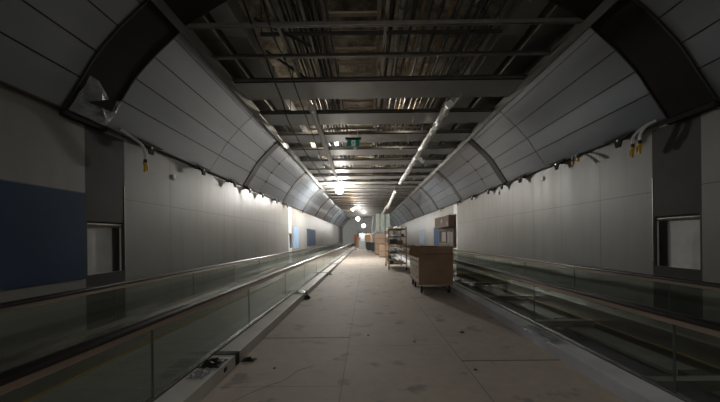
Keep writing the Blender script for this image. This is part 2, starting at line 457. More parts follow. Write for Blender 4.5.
RIBS = [12.6 + 5.8*k for k in range(9)]
segs = [(Y0, 5.0), (5.82, 9.75), (9.75, 12.38), (12.82, 14.3), (14.3, 18.18)]
for k in range(1, 8):
    a = RIBS[k]+.22; b = RIBS[k+1]-.22
    segs += [(a, a+1.6), (a+1.6, b)]
segs.append((RIBS[8]+.22, Y1))
for s in (-1, 1):
    cnt = 0
    for y0, y1 in segs:
        cnt += 1
        if cnt == 1: lab = f'bluish grey curved cove panel nearest the camera, before the black arch on the {SIDE[s]}'
        else: lab = f'grey curved cove panel above the {SIDE[s]} wall, {nth(cnt-1)} beyond the black arch'
        xc, zc = cpt(s, 0, 0)
        t = thing('cove_panel', (xc, y0, zc), lab, 'cove panel', f'curved metal cove panels on the {SIDE[s]}')
        mb = MB()
        for i in range(5):
            g = .022
            cove_slab(mb, s, i+(g if i else 0), min(i+1-g, 4.9999), y0+.011, y1-.011, 0, -.03)
        mb.build('panel', M['cove'], t)
        mb = MB(); cove_slab(mb, s, 0, 4.9999, y0+.001, y1-.001, -.031, -.045, 12)
        mb.build('backing', M['black'], t)
        lip = MB()
        x0, z0 = cpt(s, 0, 0.012)
        lip.box(x0, x0+s*.05, y0+.01, y1-.01, z0-.025, z0+.003)
        lip.build('bottom_lip', M['rib'], t)
        if y0 > 6 and y1 < 30:
            cl = MB()
            for tt in (1.0, 2.0, 3.0):
                x, z = cpt(s, tt, .015)
                cl.ball((x, y1-.03, z), .035, .8, 8, 5)
            if abs(y1-9.75) < .1 or abs(y1-14.3) < .1:
                cl.build('joint_clip', M['black'], t)
    cnt = 0
    for yr in RIBS:
        cnt += 1
        mb = MB(); cove_slab(mb, s, 0, 4.9999, yr-.21, yr+.21, .02, -.05, 24)
        tag(mb.build('cove_rib', M['rib']), f'narrow dark rib across the {SIDE[s]} cove, {nth(cnt)} beyond the black arch', 'rib', f'dark cove ribs on the {SIDE[s]}')
    # black arch
    x, z = cpt(s, 0, 0)
    t = thing('black_arch', (x, 5.41, z), f'wide black arch panel crossing the {SIDE[s]} cove near the camera' + (', torn film below' if s < 0 else ''), 'arch panel', 'black arch panels')
    mb = MB(); cove_slab(mb, s, 0, 4.9999, 5.02, 5.80, .02, -.05, 24); mb.build('curved_panel', M['blackarch'], t)
    for ya in (4.995, 5.80):
        mb = MB(); cove_slab(mb, s, 0, 4.9999, ya, ya+.022, .032, -.05, 24); mb.build('edge_trim', M['blackedge'], t)
    x0, z0 = cpt(s, 0, .06)
    MB().box(x0, x0+s*.10, 5.0, 5.82, z0-.09, z0-.002).build('bottom_cap', M['blackarch'], t)
    # arch continues over the ceiling edge
    x1, z1 = cpt(s, 4.99, .05)
    MB().prism([(x1, z1+.02), (x1-s*.9, z1+.55), (x1-s*.88, z1+.60), (x1+s*.03, z1+.09)], 4.2, 5.79).build('upper_return', M['blackarch'], t)
    if s < 0:
        P = []
        off = [[.07,.09,.08,.10,.08],[.08,.16,.10,.13,.09],[.07,.11,.20,.12,.10],[.09,.17,.12,.18,.08],[.07,.08,.09,.10,.07]]
        for i in range(5):
            row = []
            for j in range(5):
                tt = .02+i/4*(1.18 if j < 2 else .98-.22*(j == 3)); y = 5.04+j/4*.74
                x, z = cpt(s, tt, off[i][j]); row.append((x, y+(.05 if i % 2 else -.03)*(0 < j < 4), z))
            P.append(row)
        pa = [cpt(s, .50, .23), cpt(s, .55, .24), cpt(s, 1.02, .21)]
        fold = MB(); q = [(pa[0][0],5.10,pa[0][1]),(pa[1][0],5.52,pa[1][1]),(pa[2][0],5.52,pa[2][1])]
        fold.add(q+[(x+.01*s, y, z+.006) for x, y, z in q], [(0,1,2),(5,4,3),(0,3,4,1),(1,4,5,2),(2,5,3,0)])
        MB().grid(P, .003, False).build('torn_film', M['plastic'], t)
        fold.build('black_fold', M['blackarch'], t)

# ceiling edge rails
for s in (-1, 1):
    mb = MB()
    mb.prism([(s*3.695,5.44),(s*3.625,5.44),(s*3.625,5.28),(s*3.605,5.28),(s*3.605,5.56),(s*3.64,5.56),(s*3.64,5.47),(s*3.695,5.47)], Y0, Y1)  # inner lip deepened to throw shade on the cove's top strip
    tag(mb.build('ceiling_edge_rail', M['edge']), f'long grey edge rail where the {SIDE[s]} cove meets the open ceiling', 'rail')

# cross bars: hat profile
def carrier_mb():
    mb = MB()
    for d in (-.034, .012):
        mb.box(-3.59, 3.59, d, d+.022, -.04, .03)
    mb.box(-3.59, 3.59, -.034, .034, .02, .03)
    return mb
c0 = None
k = 0
y = 5.82
while y < 60:
    k += 1
    if c0 is None:
        c0 = carrier_mb().build('ceiling_cross_bar', M['carrier'], origin=(0,0,0)); o = c0
    else:
        o = c0.copy(); COL.objects.link(o)
    o.location = (0, y, 5.50)
    tag(o, f'grey metal cross bar spanning the open ceiling, {nth(k)} from the camera', 'ceiling bar', 'ceiling cross bars')
    y += 1.0
# ceiling panels in alternate bays
p0 = None; k = 0; y = 7.86
while y < 60:
    k += 1
    if p0 is None:
        t = thing('ceiling_panel', (0,0,0), None, None)
        mb = MB()
        for xa, xb in ((-3.57,-1.21),(-1.205,1.205),(1.21,3.57)):
            mb.box(xa, xb, 0, .96, -.008, 0)
            mb.box(xa, xb, 0, .012, -.008, .07); mb.box(xa, xb, .948, .96, -.008, .07)
        mb.build('panel', M['cpanel'], t)
        mb = MB()
        mb.box(-3.57, 3.57, -.02, -.004, -.012, .06)
        mb.build('edge_channel', M['black'], t)
        p0 = o = t
    else:
        o = copy_tree(p0)
    o.location = (0, y, 5.45)
    tag(o, f'wide flat grey panel across the ceiling grid, {nth(k)} from the camera', 'ceiling panel', 'grey ceiling panels in alternate bays')
    y += 2.0
# long runners above the cross bars
for x, nm in ((-1.97, 'left of the cable ladder'), (.04, 'right of the cable ladder')):
    mb = MB().box(x-.025, x+.025, 4.5, 60, 5.54, 5.60)
    tag(mb.build('ceiling_runner', M['carrier']), f'long thin ceiling runner above the cross bars, {nm}', 'ceiling bar')

# ------------------------------------------------------------------ services above the grid
# cable ladder
t = thing('cable_ladder', (-.6, 4.5, 6.3), 'tan cable ladder with flat rungs running above the middle of the ceiling grid', 'cable ladder')
for s in (-1, 1):
    MB().box(-.6+s*.52, -.6+s*.60, 4.5, 60, 6.32, 6.46).build('side_rail', M['tray'], t)
y = 5.5; n = 0
while y < 46:
    MB().box(-1.12, -.08, y-.05, y+.05, 6.30, 6.35).build('rung', M['tray'], t)
    y += .62
# conduits
cl = sorted([(-2.16,.05,6.28),(-2.0,.03,6.2),(-1.84,.04,6.15),(-1.68,.03,6.3),(-1.52,.05,6.22),(-1.36,.03,6.15),(-2.08,.03,6.1),(-1.92,.04,6.28),(-1.76,.035,6.22),(-1.60,.045,6.12),(-1.44,.035,6.3),(-1.28,.045,6.25),(-1.10,.03,6.12)])
cr = sorted([(.22,.05,6.25),(.42,.07,6.15),(.66,.035,6.2),(.82,.035,6.2),(1.0,.05,6.35),(1.18,.04,6.15),(1.36,.04,6.15),(1.56,.06,6.3),(1.78,.035,6.2),(1.95,.035,6.2),(2.14,.05,6.3),(2.36,.035,6.15)])
for grp, nm in ((cl, 'left of the cable ladder'), (cr, 'right of the cable ladder')):
    for i, (x, r, z) in enumerate(grp):
        m = M['pipe'] if i % 3 == 1 else M['pipedark']
        adj = 'grey' if i % 3 == 1 else 'dark'
        if grp is cr and i in (3, 6): m = M['pipeochre']; adj = 'ochre'
        pts = [(x, yy, z) for yy in (3.0, 60.0)]
        mb = MB().tube(pts, r, 10)
        for yy in range(6, 60, 4):
            mb.tube([(x, yy+.3*(i%4), z), (x, yy+.12+.3*(i%4), z)], r*1.35, 10)
        tag(mb.build('conduit', m), f'long {adj} conduit above the ceiling grid {nm}, {nth(i+1)} from the left', 'pipe', 'conduits above the open ceiling')
# hangers
h0 = None; k = 0; y = 6.9
while y < 58:
    k += 1
    if h0 is None:
        t = thing('pipe_hanger', (0,0,0), None, None)
        MB().box(-2.60, 2.60, -.03, .03, -.06, 0).build('bar', M['pipedark'], t)
        for x in (-2.58, -1.16, .12, 2.55):
            MB().tube([(x,0,0),(x,0,1.25)], .012, 6).build('rod', M['pipedark'], t)
        h0 = o = t
    else:
        o = copy_tree(h0)
    o.location = (0, y, 6.05)
    tag(o, f'dark trapeze hanger bar carrying the conduits above the ceiling, {nth(k)} from the camera', 'hanger', 'pipe hangers above the ceiling')
    y += 3.0
# ducts each side
for s in (-1, 1):
    for a, b, z, nm, hh in ((3.28 if s > 0 else 3.49, 3.90, 5.95, 'outer', .30), (2.62 if s > 0 else 2.92, 3.14 if s > 0 else 3.38, 6.02, 'inner', .42)):
        t = thing('air_duct', (s*(a+b)/2, 3, z), f'{nm} rectangular sheet metal duct above the {SIDE[s]} edge of the ceiling', 'duct')
        MB().box(s*a, s*b, 5.85, 60, z, z+hh).build('casing', M['duct'], t, bevel=.01)
        for yy in range(7, 60, 2):
            if yy < 40: MB().box(s*(a-.02), s*(b+.02), yy-.02, yy+.02, z-.015, z+hh+.02).build('flange', M['duct'], t)
# diagonal struts
for x0, y0, x1, y1, nm in ((-2.5, 6.2, -1.5, 6.9, 'nearer'), (-2.6, 7.3, -1.7, 8.6, 'farther')):
    mb = MB().tube([(x0, y0, 5.9), (x1, y1, 5.75)], .035, 4)
    tag(mb.build('brace_strut', M['pipedark']), f'{nm} dark diagonal strut over the left part of the ceiling grid', 'strut')
# white plastic scrap up in the services
P = [[(1.62+.28*i/5+.04*R.random(), 5.3+.5*j/6, 5.75+.3*(i/5)+.06*R.random()) for j in range(7)] for i in range(6)]
tag(MB().grid(P, .004, False).build('plastic_sheet', M['wrap']), 'crumpled white plastic sheet caught above the first cross bar on the right', 'plastic sheet')

# ------------------------------------------------------------------ pipes and cables slung below the ceiling
t = thing('hanging_pipe', (-1.85, 8.7, 5.1), 'plain white pipe hung below the ceiling leading to the brightest lamp', 'pipe')
mb = MB()
npt = 20
pts = [(-1.80-.33*i/npt, 8.7+13.6*i/npt, 5.14-.03*math.sin(i/npt*PI)) for i in range(npt+1)]
mb.tube(pts, .085, 12); mb.build('pipe', M['white'], t)
MB().ball(pts[0], .105, 1, 12, 8).build('end_cap', M['white'], t)
for i in (0, 6, 12, 18):
    x, y, z = pts[i]; MB().tube([(x, y+.05, z+.08), (x, y+.05, 5.9)], .008, 6).build('hanger_rod', M['zinc'], t)

def wrapped(pts0, r, n, label, rods, flap=None):
    t = thing('wrapped_pipe', pts0[0], label, 'pipe', 'plastic wrapped pipes below the ceiling')
    pts = []
    a, b = Vector(pts0[0]), Vector(pts0[1])
    for i in range(n+1):
        p = a.lerp(b, i/n); p.x += R.uniform(-.02,.02); p.z += R.uniform(-.02,.02); pts.append(p)
    rs = [r*(R.uniform(.62, .85) if i % 3 == 2 else R.uniform(.95, 1.25)) for i in range(len(pts))]
    wmb = MB().tube(pts, rs, 10, True, .16); wmb.s = [False]*len(wmb.s)
    wmb.build('wrapping', M['wrap'], t)
    for yy in rods:
        u = (yy-a.y)/(b.y-a.y); p = a.lerp(b, u)
        MB().tube([p+Vector((0,0,r*.5)), (p.x, p.y, 5.9)], .010, 6).build('hanger_rod', M['zinc'], t)
    if flap:
        p = a.lerp(b, flap)
        P = [[(p.x-.12+.36*i/6+.05*R.random(), p.y-.2+.5*j/6+.06*R.random(), p.z-.02-.22*i/6-.1*R.random()) for j in range(7)] for i in range(7)]
        MB().grid(P, .004, False).build('torn_flap', M['wrap'], t)
wrapped([(1.87, 8.4, 5.10), (1.87, 20.6, 5.10)], .10, 70, 'long white pipe wrapped in crumpled plastic hung right of the ceiling centre', (8.5, 12.5, 16.5, 20.2), .42)
wrapped([(1.88, 24.6, 5.12), (1.66, 29.5, 4.35)], .11, 30, 'short sagging length of plastic wrapped pipe beyond the long wrapped one', (24.8, 27))
wrapped([(1.75, 32.0, 4.75), (1.55, 42.0, 4.3)], .10, 40, 'farthest plastic wrapped pipe, dropping towards the green sheeting', (33, 40))

def sag(name, pts, r, label, m='cable', cat='cable'):
    P = [Vector(p) for p in pts]; out = []
    for i in range(len(P)-1):
        p0 = P[max(i-1,0)]; p1 = P[i]; p2 = P[i+1]; p3 = P[min(i+2,len(P)-1)]
        for k in range(6):
            u = k/6
            out.append(.5*((2*p1)+(-p0+p2)*u+(2*p0-5*p1+4*p2-p3)*u*u+(-p0+3*p1-3*p2+p3)*u**3))
    out.append(P[-1])
    return tag(MB().tube(out, r, 7).build(name, M[m]), label, cat)
sag('hanging_cable', [(-2.42,4.9,5.75),(-2.42,5.47,5.66),(-2.40,6.0,5.42),(-2.42,6.7,5.38),(-2.42,7.1,5.24),(-2.42,8.0,5.04),(-2.45,8.75,4.80),(-2.45,11,4.62),(-2.40,13.5,4.55),(-2.38,15.7,4.52),(-2.3,18.5,4.7),(-2.3,21.0,4.95),(-2.25,22.6,5.38)], .018, 'black cable drooping below the ceiling nearest the left cove')
sag('hanging_cable', [(-2.05,4.9,5.75),(-2.07,6.0,5.43),(-2.05,6.95,5.40),(-2.05,8.4,5.2),(-2.1,11,5.0),(-2.2,14,4.9),(-2.15,18,4.98),(-2.12,20.5,5.0),(-2.12,22.5,5.40)], .016, 'second black cable under the ceiling, between the left cable and the white pipe')

# knots on cable
# exit sign
t = thing('exit_sign', (-.78, 11.5, 4.90), 'green exit sign with white running figure hung under a black bar', 'exit sign')
MB().box(-1.00, -.57, 11.49, 11.53, 4.90, 5.13).build('sign_face', M['green'], t)
MB().box(-1.07, -.50, 11.43, 11.59, 5.13, 5.20).build('mounting_bar', M['black'], t)
for x in (-.95, -.62): MB().tube([(x,11.51,5.19),(x,11.51,5.46)], .01, 6).build('drop_rod', M['zinc'], t)
d = MB().box(-.855, -.715, 11.484, 11.489, 4.915, 5.115); sgn = d.build('door_symbol', M['signwhite'], t)
g = MB()
g.ball((-.775,11.482,5.085), .016, 1, 10, 6)
for a, b in (((-.78,5.065),(-.80,5.005)),((-.80,5.005),(-.765,4.975)),((-.765,4.975),(-.775,4.93)),((-.80,5.005),(-.825,4.965)),((-.825,4.965),(-.85,4.962)),((-.785,5.05),(-.75,5.02)),((-.75,5.02),(-.73,5.035)),((-.785,5.05),(-.82,5.05)),((-.82,5.05),(-.835,5.02))):
    g.tube([(a[0],11.482,a[1]),(b[0],11.482,b[1])], .010, 6)
g.build('running_figure', M['green'], sgn)
# small ceiling fittings
for x, y, nm in ((-.80, 13.6, 'left of the centre'), (1.15, 13.6, 'right of the centre')):
    t = thing('ceiling_fitting', (x, y, 5.36), f'small white ceiling fitting on a grey panel, {nm}', 'ceiling fitting')
    MB().tube([(x,y,5.44),(x,y,5.40)], .07, 12).build('base', M['white'], t)
    MB().ball((x,y,5.39), .045, .8, 10, 6).build('dome', M['white'], t)

# ------------------------------------------------------------------ lamps
def work_light(loc, r, strength, col, label, drop):
    t = thing('work_light', loc, label, 'work light', 'work lights along the ceiling')
    x, y, z = loc
    MB().ball((x,y,z), r, 1, 16, 10).build('bulb', emis('lit bulb', col, strength), t)
    MB().tube([(x,y,z+r*.85),(x,y,z+r*1.5)], r*.42, 12).build('lamp_holder', M['black'], t)
    MB().tube([(x,y,z+r*1.5),(x,y,z+r*1.5+drop)], .012, 6).build('lamp_cable', M['cable'], t)
    return t
LS = .75
work_light((-2.22, 22.8, 5.04), .27, 930*LS, (1.0,.965,.90), 'brightest work light hung at the end of the white pipe', .25)
work_light((-1.9, 17.2, 6.75), .14, 300*LS, (1.0,.96,.9), 'work light up among the conduits above the left part of the ceiling', .3)
work_light((-1.72, 33.0, 4.55), .12, 250*LS, (1.0,.55,.22), 'small orange work light beyond the brightest one', .8)
work_light((-1.45, 44.0, 4.25), .24, 330*LS, (1.0,.97,.93), 'far white work light, upper of the two at the corridor end', .9)
work_light((-.75, 53.0, 3.6), .26, 330*LS, (1.0,.97,.93), 'farthest white work light, lower of the two at the corridor end', 1.5)
work_light((1.1, 11.6, 5.9), .09, 150*LS, (1.0,.88,.72), 'hidden dim lamp added to lift the services right of the cable ladder', .2)  # added out of sight to brighten the soffit and the ladder's underside
work_light((-2.4, 11.6, 5.95), .09, 190*LS, (1.0,.88,.72), 'hidden dim lamp added to brighten the services over the left duct', .2)  # second added lamp, unseen, lifting the soffit on the left

work_light((.2, -6.5, 5.3), .20, 400*LS, (1.0,.95,.88), 'unseen work light added behind the camera as foreground fill', .6)  # added to fill the near floor and the workbench front

# ------------------------------------------------------------------ moving walkways
def AX(s, a): return s*a + .04
YW0, YW1 = -14.0, 60.0
for s in (-1, 1):
    root = thing('moving_walkway', (AX(s,3.5), 0, 0), f'glass sided moving walkway with black handrails along the {SIDE[s]} wall' + (', its pallets lifted out' if s > 0 else ', its pallets in place'), 'moving walkway')
    A = lambda a: AX(s, a)
    # glass
    joints = [.5+2.42*k for k in range(-2, 24)]
    for j in range(len(joints)-1):
        a, b = joints[j]+.006, joints[j+1]-.006
        MB().box(A(2.372), A(2.384), a, b, .13, .80).build('glass_panel', M['glass'], root)
        MB().box(A(4.612), A(4.624), a, b, .22, .80).build('glass_panel', M['glass'], root)
        if 0 < b < 24:
            MB().box(A(2.371), A(2.385), b-.001, b+.012, .15, .79).build('glass_joint', M['joint'], root)
            MB().box(A(4.611), A(4.625), b-.001, b+.013, .24, .79).build('glass_joint', M['joint'], root)
    for c, zb in ((2.378, .13), (4.618, .22)):
        def P_(lst): return [(A(c+u), z) for u, z in lst]
        MB().prism(P_([(-.030,.79),(.030,.79),(.034,.80),(.034,.85),(-.034,.85),(-.034,.80)]), YW0, YW1).build('rail_profile', M['floorlitsteel'], root)
        hp = []
        for k in range(9):
            a = PI*k/8; hp.append((.046*math.cos(a)*1.0, .862+.036*math.sin(a)))
        hp += [(-.046,.845),(-.036,.838),(-.036,.852),(.036,.852),(.036,.838),(.046,.845)]
        hb = MB().prism(P_(hp), YW0, YW1)
        hb.build('handrail', M['rubber'], root)
        MB().prism(P_([(-.025,zb-.03),(.025,zb-.03),(.025,zb+.04),(-.025,zb+.04)]), YW0, YW1).build('glass_shoe', M['skirt'], root)
    # inner parts
    MB().prism([(A(2.405),.10),(A(2.52),.10),(A(2.52),-.25),(A(2.47),-.25),(A(2.47),.06),(A(2.405),.06)], YW0, YW1).build('inner_deck', M['skirt'], root)
    MB().prism([(A(4.03),-.10),(A(4.03),.17),(A(4.07),.19),(A(4.59),.22),(A(4.59),.17),(A(4.06),.15),(A(4.05),-.10)], YW0, YW1).build('skirting', M['skirt'], root)
    MB().prism([(A(4.65),.06),(A(4.65),.22),(A(4.85),.20),(A(4.85),.06)], YW0, YW1).build('outer_deck', M['skirt'], root)
    MB().box(A(4.008), A(4.025), YW0, YW1, -.095, -.075).build('yellow_line', M['yellow'], root)
    MB().box(A(2.46), A(4.55), YW0, YW1, -.36, -.30).build('pit_tray', M['pit'], root)
    if s < 0:
        MB().box(A(2.55), A(3.995), YW0, YW1, -.16, -.09).build('pallet_band', M['pallet'], root)
    else:
        MB().box(A(3.58), A(3.98), YW0, YW1, -.24, -.19).build('track', M['track'], root)
        MB().box(A(2.56), A(3.02), YW0, YW1, -.24, -.19).build('track', M['track'], root)
        for yb in (1.05, 3.7, 6.3, 8.95, 11.6, 14.2, 16.9, 19.5, 22.1):
            MB().box(A(2.53), A(4.02), yb-.05, yb+.05, -.18, -.06).build('cross_beam', M['beam'], root)
            MB().box(A(2.53), A(4.02), yb-.055, yb+.055, -.06, -.05).build('beam_cap', M['track'], root)
            MB().box(A(3.45), A(3.75), yb+.06, yb+.30, -.18, -.08).build('chain_bracket', M['beam'], root)

# kerbs
KJ = [-14, 4.15, 8.9, 13.6, 18.3, 23.0, 27.7, 32.4, 37.1, 41.8, 46.5, 55]
for i in range(len(KJ)-1):
    a, b = KJ[i]+.01, KJ[i+1]-.01
    t = thing('kerb_section', (-2.15, a, 0), f'grey boxed kerb section along the left walkway, {nth(i+1)} from the camera', 'kerb', 'left kerb sections')
    MB().box(-2.305, -2.03, a, b, 0, .15).build('casing', M['kerbL'], t, bevel=.006)
    if i < 9:
        w = MB()
        w.box(-2.30, -2.022, b-.13, b-.03, .151, .163); w.box(-2.03, -2.018, b-.12, b-.03, .01, .16)
        w.build('black_tape', M['black'], t)
        MB().box(-2.029, -2.022, b-.45, b-.38, .06, .11).build('socket', M['black'], t)
t = thing('kerb', (2.27, 0, 0), 'long bluish grey wrapped kerb along the right walkway', 'kerb')
MB().box(2.11, 2.385, -14, 55, 0, .15).build('casing', M['kerbR'], t, bevel=.006)
P = [[(2.10+.22*i/7, 4.35+.75*j/9, .158+.03*R.random()+(.0 if i else -.05)) for j in range(10)] for i in range(8)]
MB().grid(P, .003, False).build('torn_wrapping', M['greyfilm'], t)
# crumpled black things on the left kerb
def crumple(x, y, z, sx, sy, sz, m, name, label, cat):
    P = [[(x+sx*(i/7-.5)+R.uniform(-.02,.02), y+sy*(j/7-.5)+R.uniform(-.02,.02), z+sz*R.uniform(.15,1)*(math.sin(PI*i/7)*math.sin(PI*j/7)*.8+.2)) for j in range(8)] for i in range(8)]
    return tag(MB().grid(P, .004, False).build(name, M[m]), label, cat)
crumple(-2.16, 3.72, .153, .22, .26, .07, 'black', 'black_sheet', 'crumpled black plastic lying on the nearest left kerb section', 'plastic scrap')
crumple(-2.17, 3.42, .153, .16, .2, .05, 'plastic', 'clear_film', 'scrap of clear film on the nearest left kerb section, before the black plastic', 'plastic scrap')
crumple(-1.93, 4.22, 0, .16, .12, .05, 'black', 'black_rag', 'small black rag on the floor at the first left kerb joint', 'rag')
crumple(-1.95, 8.5, 0, .14, .3, .12, 'black', 'black_strap', 'black strap hanging to the floor at the second left kerb joint', 'strap')
crumple(-2.17, 8.6, .153, .24, .5, .06, 'plastic', 'kerb_film', 'clear film lying over the kerb at its second joint', 'plastic scrap')
crumple(-1.94, 14.0, 0, .14, .3, .1, 'black', 'black_offcut', 'black offcut on the floor beside the third left kerb joint', 'plastic scrap')

# floor scraps
for x, y, r, nm in ((1.22, 5.35, .032, 'brown scrap lump on the floor boards left of the right kerb'), (.93, 3.85, .02, 'small brown scrap just before the taped floor joint'), (-1.52, 3.95, .018, 'dark scrap on the floor beside the left kerb'), (.35, 4.9, .025, 'tiny pale chip on the middle of the floor'), (-.35, 5.25, .02, 'tiny dark crumb on the floor at the end of the red line')):
    mb = MB().ball((x, y, r*.35), r, .4, 9, 6)
    mb.v = [(a+R.uniform(-.3,.3)*r, b+R.uniform(-.3,.3)*r, max(.001, c)) for a, b, c in mb.v]
    tag(mb.build('floor_scrap', M['drawer'] if 'pale' in nm else M['debris']), nm, 'scrap')
sag('floor_wire', [(-1.75,3.05,.006),(-1.6,3.3,.006),(-1.42,3.5,.006),(-1.3,3.62,.006),(-1.22,3.85,.006),(-1.05,4.0,.006)], .0014, 'thin wire lying on the floor boards near the left kerb', 'debris', 'wire')

# ------------------------------------------------------------------ wall fittings
for s in (-1, 1):
    for n, (a, b) in enumerate(BAYS[s]):
        where = 'nearest the camera' if n == 0 else 'far along, past the second rib'
        t = thing('niche_panel', (s*WX, (a+b)/2, .05), f'dark grey {SIDE[s]} wall panel with an open niche, {where}', 'wall panel', 'niche panels')
        za, zb = 1.0, 1.95
        mb = MB()
        xi, xo = s*(WX+.002), s*(WX+.05)
        mb.box(xi, xo, a, b, zb, 3.62); mb.box(xi, xo, a, b, .06, za)
        mb.box(xi, xo, a, a+.035, za, zb); mb.box(xi, xo, b-.035, b, za, zb)
        mb.build('panel', M['darkpanel'] if n == 0 else M['recess'], t)
        r = MB()
        r.box(s*(WX+.10), s*(WX+.14), a+.0, b-.0, za-.06, zb+.06)
        r.box(s*(WX+.051), s*(WX+.10), a+.0, a+.034, za-.02, zb+.02); r.box(s*(WX+.051), s*(WX+.10), b-.034, b, za-.02, zb+.02)
        r.box(s*(WX+.051), s*(WX+.10), a+.034, b-.034, za-.03, za); r.box(s*(WX+.051), s*(WX+.10), a+.034, b-.034, zb, zb+.03)
        r.build('recess', M['recess'], t)
        MB().tube([(s*(WX+.06), a+.05, zb-.045), (s*(WX+.06), b-.05, zb-.045)], .035, 12).build('steel_roller', M['steel'], t)
        MB().box(s*(WX+.08), s*(WX+.098), b-.20, b-.04, za+.005, zb-.1).build('inner_door', M['darkpanel'], t)
        MB().box(s*(WX+.001), s*(WX-.006), b-.008, b+.008, za+.1, zb+.75).build('edge_strip', M['zinc'], t)
def board(s, y0, y1, m, label):
    mb = MB().box(s*(WX-.001), s*(WX-.02), y0, y1, .96, 2.42)
    tag(mb.build('wall_board', M[m], bevel=.003), label, 'wall board', 'blue wall boards')
board(-1, -3.5, 5.49, 'blue', 'large dark blue board on the left wall beside the near niche')
board(-1, 21.2, 22.9, 'paleblue', 'pale blue board on the left wall just past the far niche')
board(-1, 26.2, 30.6, 'blue', 'dark blue board on the left wall beyond the pale blue one')
board(1, 24.4, 26.3, 'blue', 'dark blue board on the right wall behind the upright back of the workbench')
board(1, 30.6, 33.2, 'paleblue', 'pale blue board on the right wall left of the workbench back')
board(-1, 36.5, 37.4, 'paleblue', 'narrow pale board far along the left wall')

# brackets under the coves
for s, ys in ((-1, (6.95, 9.2, 11.4, 12.9, 14.5, 16.8, 19.1, 23.5)), (1, (6.85, 9.05, 11.2, 12.7, 14.1, 16.3, 18.8, 23))):
    for i, y in enumerate(ys):
        x = s*5.03; z = 3.69
        t = thing('cove_bracket', (x, y, z-.2), f'dark triangular bracket under the {SIDE[s]} cove edge, {nth(i+1)} from the camera', 'bracket', f'brackets under the {SIDE[s]} cove')
        mb = MB()
        vs = [(x,y-.42,z),(x,y+.42,z),(x,y+.10,z-.10),(x,y+.06,z-.22),(x,y-.06,z-.22),(x,y-.10,z-.10)]
        vv = [(p[0]-.015,p[1],p[2]) for p in vs]+[(p[0]+.015,p[1],p[2]) for p in vs]
        mb.add(vv, [(0,1,2,3,4,5),(11,10,9,8,7,6)]+[(k,6+k,6+(k+1)%6,(k+1)%6) for k in range(6)])
        mb.build('gusset', M['blackarch'], t)
        MB().box(x, s*5.19, y-.02, y+.02, z-.06, z-.02).build('arm', M['rib'], t)
        MB().tube([(x-s*.016,y,z-.08),(x-s*.03,y,z-.08)], .025, 8).build('bolt_head', M['zinc'], t)
# small white boxes on the walls
for s, y, z, nm in ((-1, 8.05, 3.18, 'left'), (1, 10.05, 3.40, 'right'), (1, 13.4, 3.42, 'far right')):
    t = thing('wall_sensor', (s*(WX-.02), y, z), f'small grey box high on the {nm} wall under the cove', 'wall box')
    MB().box(s*WX, s*(WX-.03), y-.05, y+.05, z-.06, z+.06).build('case', M['recess'], t, bevel=.004)
    MB().box(s*(WX-.03), s*(WX-.034), y-.03, y+.03, z-.04, z-.0).build('cover', M['hose'], t)

# hoses with yellow connectors
def hose(pts, r, label, yl=.16):
    t = thing('hose_lead', pts[0], label, 'hose', 'white hoses with yellow connectors')
    P = [Vector(p) for p in pts]; out = []
    for i in range(len(P)-1):
        p0 = P[max(i-1,0)]; p1 = P[i]; p2 = P[i+1]; p3 = P[min(i+2,len(P)-1)]
        for k in range(6):
            u = k/6
            out.append(.5*((2*p1)+(-p0+p2)*u+(2*p0-5*p1+4*p2-p3)*u*u+(-p0+3*p1-3*p2+p3)*u**3))
    out.append(P[-1])
    MB().tube(out, r, 9).build('hose', M['hose'], t)
    e = P[-1]; d = (out[-1]-out[-3]).normalized()
    MB().tube([e, e+d*.07], r*1.25, 9).build('collar', M['black'], t)
    MB().tube([e+d*.07, e+d*.11, e+d*.13, e+d*(.11+yl)], [r*1.5, r*1.5, r*1.0, r*.9], 9).build('connector', M['tool'], t)
    MB().tube([e+d*.08+Vector((0,.05,0)), e+d*.22+Vector((0,.08,0))], r*.55, 7).build('latch', M['tool'], t)
hose([(-5.08,6.15,3.74),(-4.99,6.30,3.66),(-4.95,6.55,3.56),(-4.96,6.66,3.40),(-4.97,6.68,3.30)], .028, 'white hose with yellow connector hanging from the left cove')
hose([(5.08,6.02,3.74),(4.98,6.10,3.68),(4.94,6.19,3.55),(4.95,6.22,3.44)], .026, 'nearer white hose of the pair hanging from the right cove')
hose([(5.08,6.16,3.74),(4.99,6.22,3.66),(4.95,6.36,3.55),(4.96,6.40,3.42)], .026, 'farther white hose of the pair hanging from the right cove')
hose([(5.09,8.25,3.70),(5.02,8.22,3.66),(4.98,8.12,3.58)], .022, 'short hose with yellow connector under the right cove, beyond the pair', .12)
hose([(5.09,8.40,3.70),(5.03,8.38,3.64),(5.0,8.32,3.56)], .020, 'frayed short lead beside the lone yellow connector under the right cove', .08)

# ------------------------------------------------------------------ mobile workbench
t = thing('mobile_workbench', (1.58, 10.1, 0), 'brown plywood mobile workbench on castors with upright tool back beside the right kerb', 'workbench')
x0, x1, ya, yb, zb_, zt = 1.13, 2.10, 9.12, 11.05, .24, 1.31
MB().box(x0, x1, ya, ya+.03, zb_, zt).build('end_panel', M['cart'], t, bevel=.004)
MB().box(x0, x1, yb-.03, yb, zb_, zt).build('end_panel', M['cart'], t, bevel=.004)
MB().box(x1-.03, x1, ya+.03, yb-.03, zb_, zt).build('back_panel', M['cart'], t)
MB().box(x0, x1-.03, ya+.03, yb-.03, zb_, zb_+.04).build('base_board', M['cartdark'], t)
MB().box(x0+.02, x1-.03, ya+.03, yb-.03, .88, .91).build('worktop', M['cart'], t)
MB().box(x0-.004, x0+.02, ya+.03, yb-.03, .915, .99).build('front_lip', M['drawer'], t)
for fr in ((x0+.01, ya-.012, zt-.13), ):
    MB().box(x0+.02, x1-.02, ya-.014, ya, zt-.20, zt-.175).build('batten', M['cartdark'], t)
